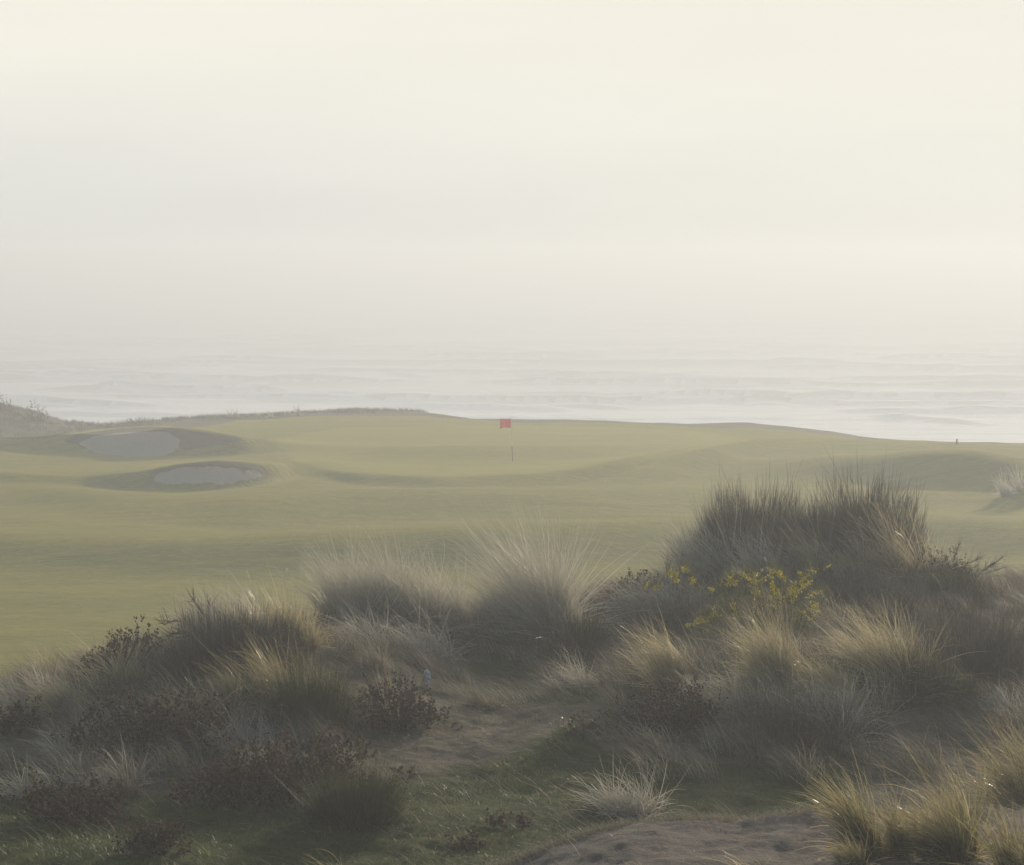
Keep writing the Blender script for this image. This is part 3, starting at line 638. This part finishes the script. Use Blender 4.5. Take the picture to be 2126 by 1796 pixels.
shrub(1400, 1300, 1210, 180, 2000, 'broom', 'low dull bush below the combed mat left of the gorse', twig=.15, group=GS)
shrub(1800, 1250, 1180, 240, 2600, 'broom', 'low brown bush on the bare shelf below the right crest', twig=.15, group=GS)
shrub(1655, 1170, 1030, 130, 2200, 'broom', 'lower twiggy bush filling the notch between the two tallest shrubs', twig=.28, group=GS)
GL = 'leafy bushes on the dune'
leafy(150, 1685, 1600, 210, 2600, 'dark red leaved low bush in the lower left foreground', group=GL)
leafy(300, 1560, 1435, 330, 9000, 'largest dark red leaved bush on the left mound', group=GL)
leafy(245, 1390, 1290, 190, 3600, 'leafy bush on the skyline of the left slope', group=GL)
leafy(560, 1640, 1525, 420, 9000, 'wide brown leaved bush across the front foot of the left mound', group=GL)
leafy(810, 1490, 1405, 200, 3200, 'red brown leaved bush below the white scrap', group=GL)
leafy(25, 1505, 1440, 110, 1100, 'small red leaved bush at the left edge', group=GL)
leafy(1925, 1190, 1125, 130, 2200, 'rusty leaved bush at the right end of the crest beside the bare branches', group=GL)
leafy(1375, 1500, 1395, 200, 3800, 'brown leaved bush on the bank right of the sandy path', group=GL)
leafy(310, 1745, 1690, 130, 1100, 'darkest small bush close to the bottom left', group=GL)
leafy(1200, 1500, 1455, 90, 500, 'little yellowish leaved plant at the end of the green bank', mat='greenleaf', group=GL)
leafy(1295, 1215, 1170, 90, 900, 'small dark bush right of the tallest tuft on the crest', group=GL)
leafy(640, 1300, 1255, 80, 700, 'spiky dark bush between the left mound and the central tufts', group=GL)
leafy(1010, 1690, 1665, 30, 130, 'left one of the tiny dark weeds in the green hollow', group=GL, nb=4)
leafy(1062, 1692, 1670, 26, 110, 'right one of the tiny dark weeds in the green hollow', group=GL, nb=4)
leafy(825, 1590, 1578, 34, 110, 'flat red weed lying on the sandy path', group=GL, nb=4)
leafy(950, 1738, 1722, 60, 200, 'flat dark weed near the bottom edge left of the sand', group=GL, nb=4)
leafy(1095, 1250, 1225, 30, 1, '', group=GL, nb=1) if False else None
# skyline bushes far off
GF = 'far bushes on the bluff edge'
leafy(72, 862, 824, 46, 700, 'rounded windblown bush on the far left hill', size=.07, group=GF, nb=8)
leafy(8, 838, 806, 40, 500, 'bush on top of the far left hill at the photo edge', size=.07, group=GF, nb=8)
leafy(30, 850, 834, 30, 260, 'little bush between the two bushes on the far left hill', size=.06, group=GF, nb=5)
leafy(285, 866, 856, 90, 420, 'low reddish scrub on the bluff edge behind the upper bunker', size=.07, group=GF, nb=9)
leafy(170, 868, 860, 60, 160, 'sparse scrub left of the reddish scrub on the bluff edge', size=.06, group=GF, nb=9)
leafy(682, 842, 835, 56, 160, 'dark scrub line on the highest part of the bluff edge', size=.05, group=GF, nb=5)
leafy(1036, 857, 852, 26, 80, 'tiny scrub behind the red flag', size=.03, group=GF, nb=4)
leafy(1757, 895, 889, 18, 80, 'tiny bush on the right hand skyline', size=.03, group=GF, nb=4)

# --- gorse
p = hit(1550, 1330); s = mpp(p); root = empty('gorse_bush', tuple(p), 'yellow flowering gorse bush in the middle of the right hand dune', 'gorse')
rx, H = 150 * s, 205 * s
T = Tubes(); fl_b = []; sp_b = []; sp_d = []
SPR = [(1345, 1195, 1290, 1205), (1410, 1180, 1380, 1135), (1450, 1200, 1500, 1130), (1530, 1160, 1480, 1160), (1560, 1190, 1480, 1165), (1570, 1200, 1560, 1130), (1600, 1175, 1555, 1150), (1580, 1210, 1680, 1155), (1600, 1200, 1670, 1150),
       (1500, 1190, 1470, 1170), (1540, 1200, 1510, 1135), (1600, 1230, 1700, 1195), (1640, 1240, 1690, 1195), (1450, 1240, 1400, 1260), (1400, 1265, 1480, 1230), (1470, 1280, 1420, 1300), (1450, 1300, 1400, 1330), (1540, 1250, 1600, 1190),
       (1620, 1270, 1700, 1250), (1620, 1230, 1620, 1180), (1650, 1200, 1650, 1140), (1500, 1260, 1480, 1210), (1590, 1240, 1650, 1215), (1560, 1230, 1520, 1190), (1430, 1320, 1500, 1310), (1380, 1180, 1350, 1155)]
for (xa, ya, xb, yb) in SPR:
    yo = rng.uniform(-.45, .25)
    a_ = np.array([(xa - 1550) * s, yo, (1330 - ya) * s]); b_ = np.array([(xb - 1550) * s, yo - .15, (1330 - yb) * s + .05])
    foot = np.array([rng.uniform(-.2, .2), yo * .4 + .1, -.03]); bow = (a_ + b_) / 2 + np.array([0, 0, -.05])
    T.add([foot, (foot + a_) / 2 + rng.normal(0, .04, 3), a_, bow, b_], .004, .0015)
    for _s in range(3):       # side sprays
        c0 = a_ * (1 - _s / 4) + b_ * (_s / 4); e0 = c0 + np.array([rng.normal(0, .09), rng.normal(0, .08), rng.uniform(-.02, .09)])
        for k in range(22): t = rng.random(); fl_b.append(c0 * (1 - t) + e0 * t + rng.normal(0, .01, 3))
    b_ = a_ + (b_ - a_) * .8
    for k in range(26):
        t = (k + rng.random()) / 34; c = a_ * (1 - t) ** 2 + bow * 2 * t * (1 - t) + b_ * t * t if t > 0 else a_
        for _ in range(6): fl_b.append(c + rng.normal(0, .016, 3)) if rng.random() < .8 else None
    for k in range(60):
        t = rng.random(); c = a_ * (1 - t) + b_ * t if rng.random() < .5 else foot * (1 - t) + a_ * t
        for _ in range(3): sp_b.append(c + rng.normal(0, .02, 3))
T.build('stems', MAT['bark'], root)
fb = np.array(fl_b); fb = fb[(vnoise(fb[:, 0] * 14, fb[:, 2] * 14, 99) > .40)]; v, q, tr, r = leaf_verts(fb, rng.normal(0, 1, fb.shape) + [0, 0, .5], .022, rng.random(len(fb)))
mesh_np('flowers', v, q, MAT['gorse_flower'], root, {'rnd': r}, tris=tr)
sb = np.array(sp_b + [np.array([x_, y_, z_]) for (x_, y_, z_) in dome(11000, rx, .5, H * .72, .7)[0]])
n_ = len(sb); v, q, r = blades(sb, .06 + .06 * rng.random(n_), rng.random(n_) * 6.28, rng.random(n_) * 1.2, rng.random(n_) * 1.3, np.full(n_, .005), rng.random(n_), 2)
mesh_np('spines', v, q, MAT['gorse_spine'], root, {'rnd': r})

# --- bare branches
def branch(px, py, tips, label, r=.012, depth=0.0):
    p = hit(px, py); s = mpp(p); T = Tubes(); 
    for (tx, ty, w) in tips:
        e = np.array([(tx - px) * s, rng.uniform(-.15, .15), (py - ty) * s]); m_ = e * .5 + np.array([0, 0, w * np.linalg.norm(e)])
        pts = [np.zeros(3) + [0, 0, -.03]] + [2 * t * (1 - t) * m_ + t * t * e + rng.normal(0, .008, 3) for t in (.2, .4, .6, .8, 1)]
        T.add(pts, r, r * .3)
        for k in range(34):
            t = .3 + .7 * rng.random(); c = 2 * t * (1 - t) * m_ + t * t * e
            d = e / (np.linalg.norm(e) + 1e-9) * .6 + rng.normal(0, .5, 3); l = .04 + .09 * rng.random()
            T.add([c, c + d * l * .5, c + d * l + [0, 0, .01]], r * .28, r * .12, 3)
    o = T.build('bare_branch', MAT['bark'], None, tuple(p)); tag(o, label, 'branch', 'bare branches on the dune')
branch(440, 1300, [(395, 1208, .2), (425, 1215, .1), (332, 1262, .35), (345, 1285, .25), (410, 1228, .1), (430, 1240, .0), (350, 1300, .2)], 'dark twisted dead twigs reaching left from the top of the left mound', .02)
branch(1935, 1150, [(1958, 1085, .0), (2000, 1110, .05), (1990, 1128, .1), (1948, 1110, 0)], 'upright bare branch at the right end of the crest')
branch(1985, 1155, [(2045, 1108, .05), (2030, 1125, .1), (2060, 1150, .1), (2050, 1130, 0)], 'low bare branch pointing right over the fairway edge')
branch(1410, 1110, [(1385, 1022, -.15), (1395, 1050, -.15), (1400, 1035, -.1), (1380, 1060, -.1)], 'bent bare twigs at the left side of the tallest shrubs', .013)
branch(1362, 1150, [(1362, 1090, 0), (1368, 1105, 0)], 'single thin upright twig left of the right crest', .006)

# --- white scrap
p = hit(870, 1398); s = mpp(p); n = 14; vs = []; qs = []
for k in range(n + 1):
    t = k / n; z = t * 34 * s; x_ = (.028 * math.sin(t * 2.6) - .03 * t * t) ; y_ = .02 * math.sin(t * 4); w = (.028 + .012 * math.sin(t * 9) * .4) * (1 - .35 * (2 * t - 1) ** 4)
    for j in range(5):
        a = (j / 4 - .5) * 2; vs.append((x_ + a * w, y_ + .012 * a * a, z - .01 + .008 * a))
for k in range(n):
    for j in range(4): b = k * 5 + j; qs.append((b, b + 1, b + 6, b + 5))
m = M('scrap_plastic'); MAT['scrap'] = m.end(m.pbr(m.mix(m.map(m.noise(42, 2), .54, .6), (.60, .64, .70), (.10, .10, .11)), .5, spec=.4))
o = mesh_np('plastic_scrap', vs, qs, MAT['scrap'], loc=tuple(p)); sl = o.modifiers.new('thickness', 'SOLIDIFY'); sl.thickness = .002
tag(o, 'curled white torn scrap standing in the dry grass', 'litter')

# --- flagstick
p = hit(1045, 941); s = mpp(p); Hf = (941 - 853) * s; leanx = -3 * s
root = empty('flagstick', tuple(p), 'white golf flagstick with red flag standing in the hole on the green', 'flagstick')
def pt(t): return np.array([leanx * t, 0, Hf * t])
m = M('pole_white'); MAT['pw'] = m.end(m.pbr((.80, .80, .78), .35, spec=.5))
m = M('pole_dark'); MAT['pd'] = m.end(m.pbr((.03, .03, .03), .4, spec=.5))
m = M('flag_cloth'); c_ = (.85, .045, .03)
pr = m.pbr(m.mix(m.noise(12, 3), (.62, .05, .035), (.50, .04, .03)), .7); tl = m.n('ShaderNodeBsdfTranslucent'); tl.inputs[0].default_value = (.75, .07, .05, 1)
x = m.n('ShaderNodeMixShader'); x.inputs[0].default_value = .5; m.l(pr.outputs[0], x.inputs[1]); m.l(tl.outputs[0], x.inputs[2]); MAT['flag'] = m.end(x)
T = Tubes(); T.add([pt(0.36), pt(.6), pt(1.0)], .016, .012, 10); T.build('upper_pole', MAT['pw'], root)
T = Tubes(); T.add([pt(-.05), pt(.15), pt(.36)], .016, .016, 10); T.build('lower_pole', MAT['pd'], root)
T = Tubes(); T.add([pt(1.0), pt(1.004), pt(1.012)], .019, .008, 10); T.build('pole_cap', MAT['pw'], root)
fw, fh = 23 * s, 18 * s; vs = []; qs = []
for i in range(17):
    for j in range(9):
        a = i / 16; b = j / 8
        base = pt(1.0 - b * fh / Hf)
        vs.append((base[0] - a * fw + .01 * math.sin(b * 5) * a, .075 * math.sin(a * 8 + b * 2.2) * (.2 + a), base[2] - a * .05 - .045 * math.sin(a * 6 + b) * a))
for i in range(16):
    for j in range(8): b = i * 9 + j; qs.append((b, b + 1, b + 10, b + 9))
o = mesh_np('flag', vs, qs, MAT['flag'], root); sl = o.modifiers.new('thickness', 'SOLIDIFY'); sl.thickness = .004
# hole cup rim
cv = []; cq = []
for k in range(24):
    a = 2 * math.pi * k / 24
    cv += [(.054 * math.cos(a), .054 * math.sin(a), .006), (.060 * math.cos(a), .060 * math.sin(a), .006), (.054 * math.cos(a), .054 * math.sin(a), -.1)]
for k in range(24):
    k2 = (k + 1) % 24; cq += [(k * 3, k * 3 + 1, k2 * 3 + 1, k2 * 3), (k * 3, k2 * 3, k2 * 3 + 2, k * 3 + 2)]
mesh_np('hole_cup', cv, cq, MAT['pw'], root)

# --- marker post on the bluff edge
p = hit(1951, 906); s = mpp(p); h = 11 * s; T = Tubes(); T.add([(0, 0, -.1), (0, 0, h * .5), (.005, 0, h)], .05, .04, 8); o = T.build('marker_post', MAT['bark'], None, tuple(p))
tag(o, 'tiny dark marker post on the right hand skyline above the sea', 'post')

# ------------------------------------------------------------------ ground cover
def scatter(n, y0, y1, fn):
    y = np.sqrt(rng.random(n) * (y1 ** 2 - y0 ** 2) + y0 ** 2); x = (rng.random(n) * 2 - 1) * (.235 * y + .4)
    z = Z(x, y); px, py = project(x, y, z); k = rng.random(n) < fn(x, y, px, py)
    return x[k], y[k], z[k], px[k], py[k]
MOSS = [(-300, 1560), (60, 1570), (300, 1620), (600, 1640), (800, 1600), (1000, 1545), (1100, 1500), (1180, 1475), (1230, 1530), (1500, 1560), (1760, 1570), (1740, 1690), (1200, 1720), (900, 1900), (-300, 1900)]
def bankf(x, y): return (y < 17.3 + .25 * np.sin(x * 1.3)) & (x > -.75)
def pathf(px, py): return inpoly(px, py, [(760, 1590), (900, 1500), (1000, 1478), (1130, 1480), (1110, 1520), (1020, 1555), (900, 1600), (780, 1610)])
def f_dry(x, y, px, py):
    ms = inpoly(px, py, MOSS); pn = fbm(x * .9, y * .9, 3, 80)
    d = np.clip(.75 + 1.5 * pn, .15, 1); d = np.where((np.abs(px - 870) < 25) & (py > 1396) & (py < 1440), .05, d); d = np.where(ms, .06, d); d = np.where(bankf(x, y), .10 * smooth((pn + .05) / .12), d); d = np.where(pathf(px, py), .5, d)
    return np.where(y > dune_edge(x) + 5, 0, d)
x, y, z, px, py = scatter(240000, 15, 38, f_dry); n = len(x)
flow = np.pi + 3.2 * fbm(x * .5, y * .5, 2, 90) + rng.normal(0, .5, n)
tall = smooth((vnoise(x * 1.7, y * 1.7, 96) - .45) / .3)
v, q, r = blades(np.stack([x, y, z + .005], -1), (.07 + .30 * rng.random(n) ** 1.6) * (.6 + .9 * tall), flow, .95 - .45 * tall + .5 * rng.random(n), 1.45 - .2 * tall + .5 * rng.random(n), .0045 + .003 * rng.random(n), np.clip(rng.beta(1.6, 2.4, n) + .7 * fbm(x * .6, y * .6, 3, 91) + .1 * tall, 0, 1), 4, .4)
v[:, 2] = np.maximum(v[:, 2], Z(v[:, 0], v[:, 1]) + .008)
o = mesh_np('dry_grass', v, q, MAT['thatch'], attrs={'rnd': r}); tag(o, 'matted dry dune grass covering the ground between the tufts', 'grass', kind='stuff')
def f_turf(x, y, px, py):
    ms = inpoly(px, py, MOSS); pn = fbm(x * 1.3, y * 1.3, 3, 82)
    d = np.where(ms, np.clip(.7 + 2.2 * pn, 0, 1), np.clip(.12 + pn, 0, 1)); d = np.where(bankf(x, y) | pathf(px, py), .01, d)
    return np.where(y > dune_edge(x) + 5, 0, d)
x, y, z, px, py = scatter(210000, 16.6, 33, f_turf); n = len(x)
v, q, r = blades(np.stack([x, y, z - .003], -1), .02 + .05 * rng.random(n), rng.random(n) * 6.28, .2 + .6 * rng.random(n), .5 + rng.random(n), .005 + .003 * rng.random(n), np.clip(rng.beta(2, 2.6, n) + .7 * fbm(x * 1.1, y * 1.1, 3, 93), 0, 1), 2, .2)
o = mesh_np('short_grass', v, q, MAT['turf'], attrs={'rnd': r}); tag(o, 'short mossy green grass in the hollow', 'grass', kind='stuff')
# dead fringe along the rim of the sand bank
n = 9000; x = rng.uniform(-.7, 4.3, n); rimy = 17.25 + .25 * np.sin(x * 1.3); y = rimy + rng.normal(0, .10, n) - .05
k = vnoise(x * 3, x * 0, 95) + .3 * rng.random(n) > .45; x, y = x[k], y[k]; n = len(x); z = Z(x, y)
v, q, r = blades(np.stack([x, y, z - .003], -1), .03 + .09 * rng.random(n) ** 2, rng.random(n) * 6.28, .3 + .9 * rng.random(n), 1 + rng.random(n), .0045 + .002 * rng.random(n), np.clip(.45 + .3 * rng.random(n), 0, 1), 3)
o = mesh_np('sand_rim_grass', v, q, MAT['thatch'], attrs={'rnd': r}); tag(o, 'short dead grass fringe along the foreground sand rim', 'grass', kind='stuff')

# tangled mass of marram growing between the tufts
def f_fill(x, y, px, py):
    on = np.exp(-((x + 2.9) / 2.3) ** 2 - ((y - 25.6) / 2.8) ** 2) + np.exp(-((x - 3.2) / 2.2) ** 2 - ((y - 25.3) / 2.4) ** 2) + .9 * np.exp(-((y - dune_edge(x) + .8) / 1.6) ** 2) + .8 * np.exp(-((x - 3.6) / 2.6) ** 2 - ((y - 30) / 3) ** 2)
    on = on + .6 * np.exp(-((x + 3.2) / 2.8) ** 2 - ((y - 22) / 1.7) ** 2) + .35 * np.exp(-((x - 2.2) / 2.4) ** 2 - ((y - 22.3) / 1.2) ** 2)
    on = on * np.where((px > 740) & (px < 1240) & (py > 1400) & (py < 1640), .22, 1) * ~pathf(px, py)
    return np.clip(on - .12, 0, 1) * ~((np.abs(px - 870) < 45) & (py > 1390) & (py < 1460)) * ~bankf(x, y) * (y > 20.5) * (y < dune_edge(x) + 1.5)
cx_, cyy, cz_, _, _ = scatter(1900, 20.5, 35, f_fill); nc2 = len(cx_)
nb_ = 95; ci = np.repeat(np.arange(nc2), nb_); n = len(ci)
crn = .2 + .32 * rng.random(nc2) ** 1.3; cdir = np.pi + rng.normal(0, .75, nc2); cln = .25 + .5 * rng.random(nc2); ctn = rng.normal(0, .16, nc2)
off = rng.normal(0, .075, (n, 2)); bx_ = cx_[ci] + off[:, 0]; by_ = cyy[ci] + off[:, 1]
az = cdir[ci] + rng.normal(0, .85, n)
v, q, r = blades(np.stack([bx_, by_, Z(bx_, by_) - .01], -1), crn[ci] * (.5 + .8 * rng.random(n)), az, cln[ci] * (.4 + rng.random(n)), .7 + .9 * rng.random(n) + .4 * cln[ci], .0048 + .002 * rng.random(n), np.clip(rng.beta(1.7, 2, n) + ctn[ci], 0, 1), 5, .35)
v[:, 2] = np.maximum(v[:, 2], Z(v[:, 0], v[:, 1]) + .008)
o = mesh_np('tangled_marram', v, q, MAT['tangle'], attrs={'rnd': r, 'along': np.tile(np.repeat(np.arange(6) / 5, 2), n)}); tag(o, 'tangled pale marram growing between the larger tufts', 'grass', kind='stuff')
# rough grass along the bluff and the far left hill
n = 26000; px_ = rng.uniform(-60, 1120, n); u = pxu(px_); De = np.interp(px_, EDGE_PX, EDGE_D); y = De - np.abs(rng.normal(0, 9, n)) * np.where(px_ < 330, 1, .16) + .8; x = u * y
z = Z(x, y); px, py = project(x, y, z); k = (vnoise(x * .5, y * .5, 97) > .4) & (px < 965) & ((py < np.interp(px, [0, 90, 190, 420, 600, 1100], [893, 890, 876, 862, 846, 856])))
x, y, z = x[k], y[k], z[k]; n = len(x)
v, q, r = blades(np.stack([x, y, z - .01], -1), .12 + .22 * rng.random(n) ** 2, np.pi + rng.normal(0, .9, n), .2 + .5 * rng.random(n), .6 + .8 * rng.random(n), .02 + .02 * rng.random(n), rng.beta(1.6, 2.4, n), 2, .3)
o = mesh_np('bluff_grass', v, q, MAT['broom'], attrs={'rnd': r}); tag(o, 'short rough grass along the rim of the bluff and over the far left hill', 'grass', kind='stuff')

n = 5200; y = np.sqrt(rng.random(n) * (28 ** 2 - 14.5 ** 2) + 14.5 ** 2); x = (rng.random(n) * 2 - 1) * (.235 * y); z = Z(x, y); px, py = project(x, y, z)
k = (vnoise(x * 2, y * 2, 98) > .42); x, y, z = x[k], y[k], z[k]; n = len(x)
v, q, r = blades(np.stack([x, y, z + .006], -1), .03 + .12 * rng.random(n) ** 2, rng.random(n) * 6.28, 1.35 + .3 * rng.random(n), 1.5 + .3 * rng.random(n), .004 + .005 * rng.random(n), rng.random(n), 2)
v[:, 2] = np.maximum(v[:, 2], Z(v[:, 0], v[:, 1]) + .006)
o = mesh_np('dead_stems', v, q, MAT['thatch'], attrs={'rnd': r}); tag(o, 'broken dead stems littering the sand and moss', 'litter', kind='stuff')
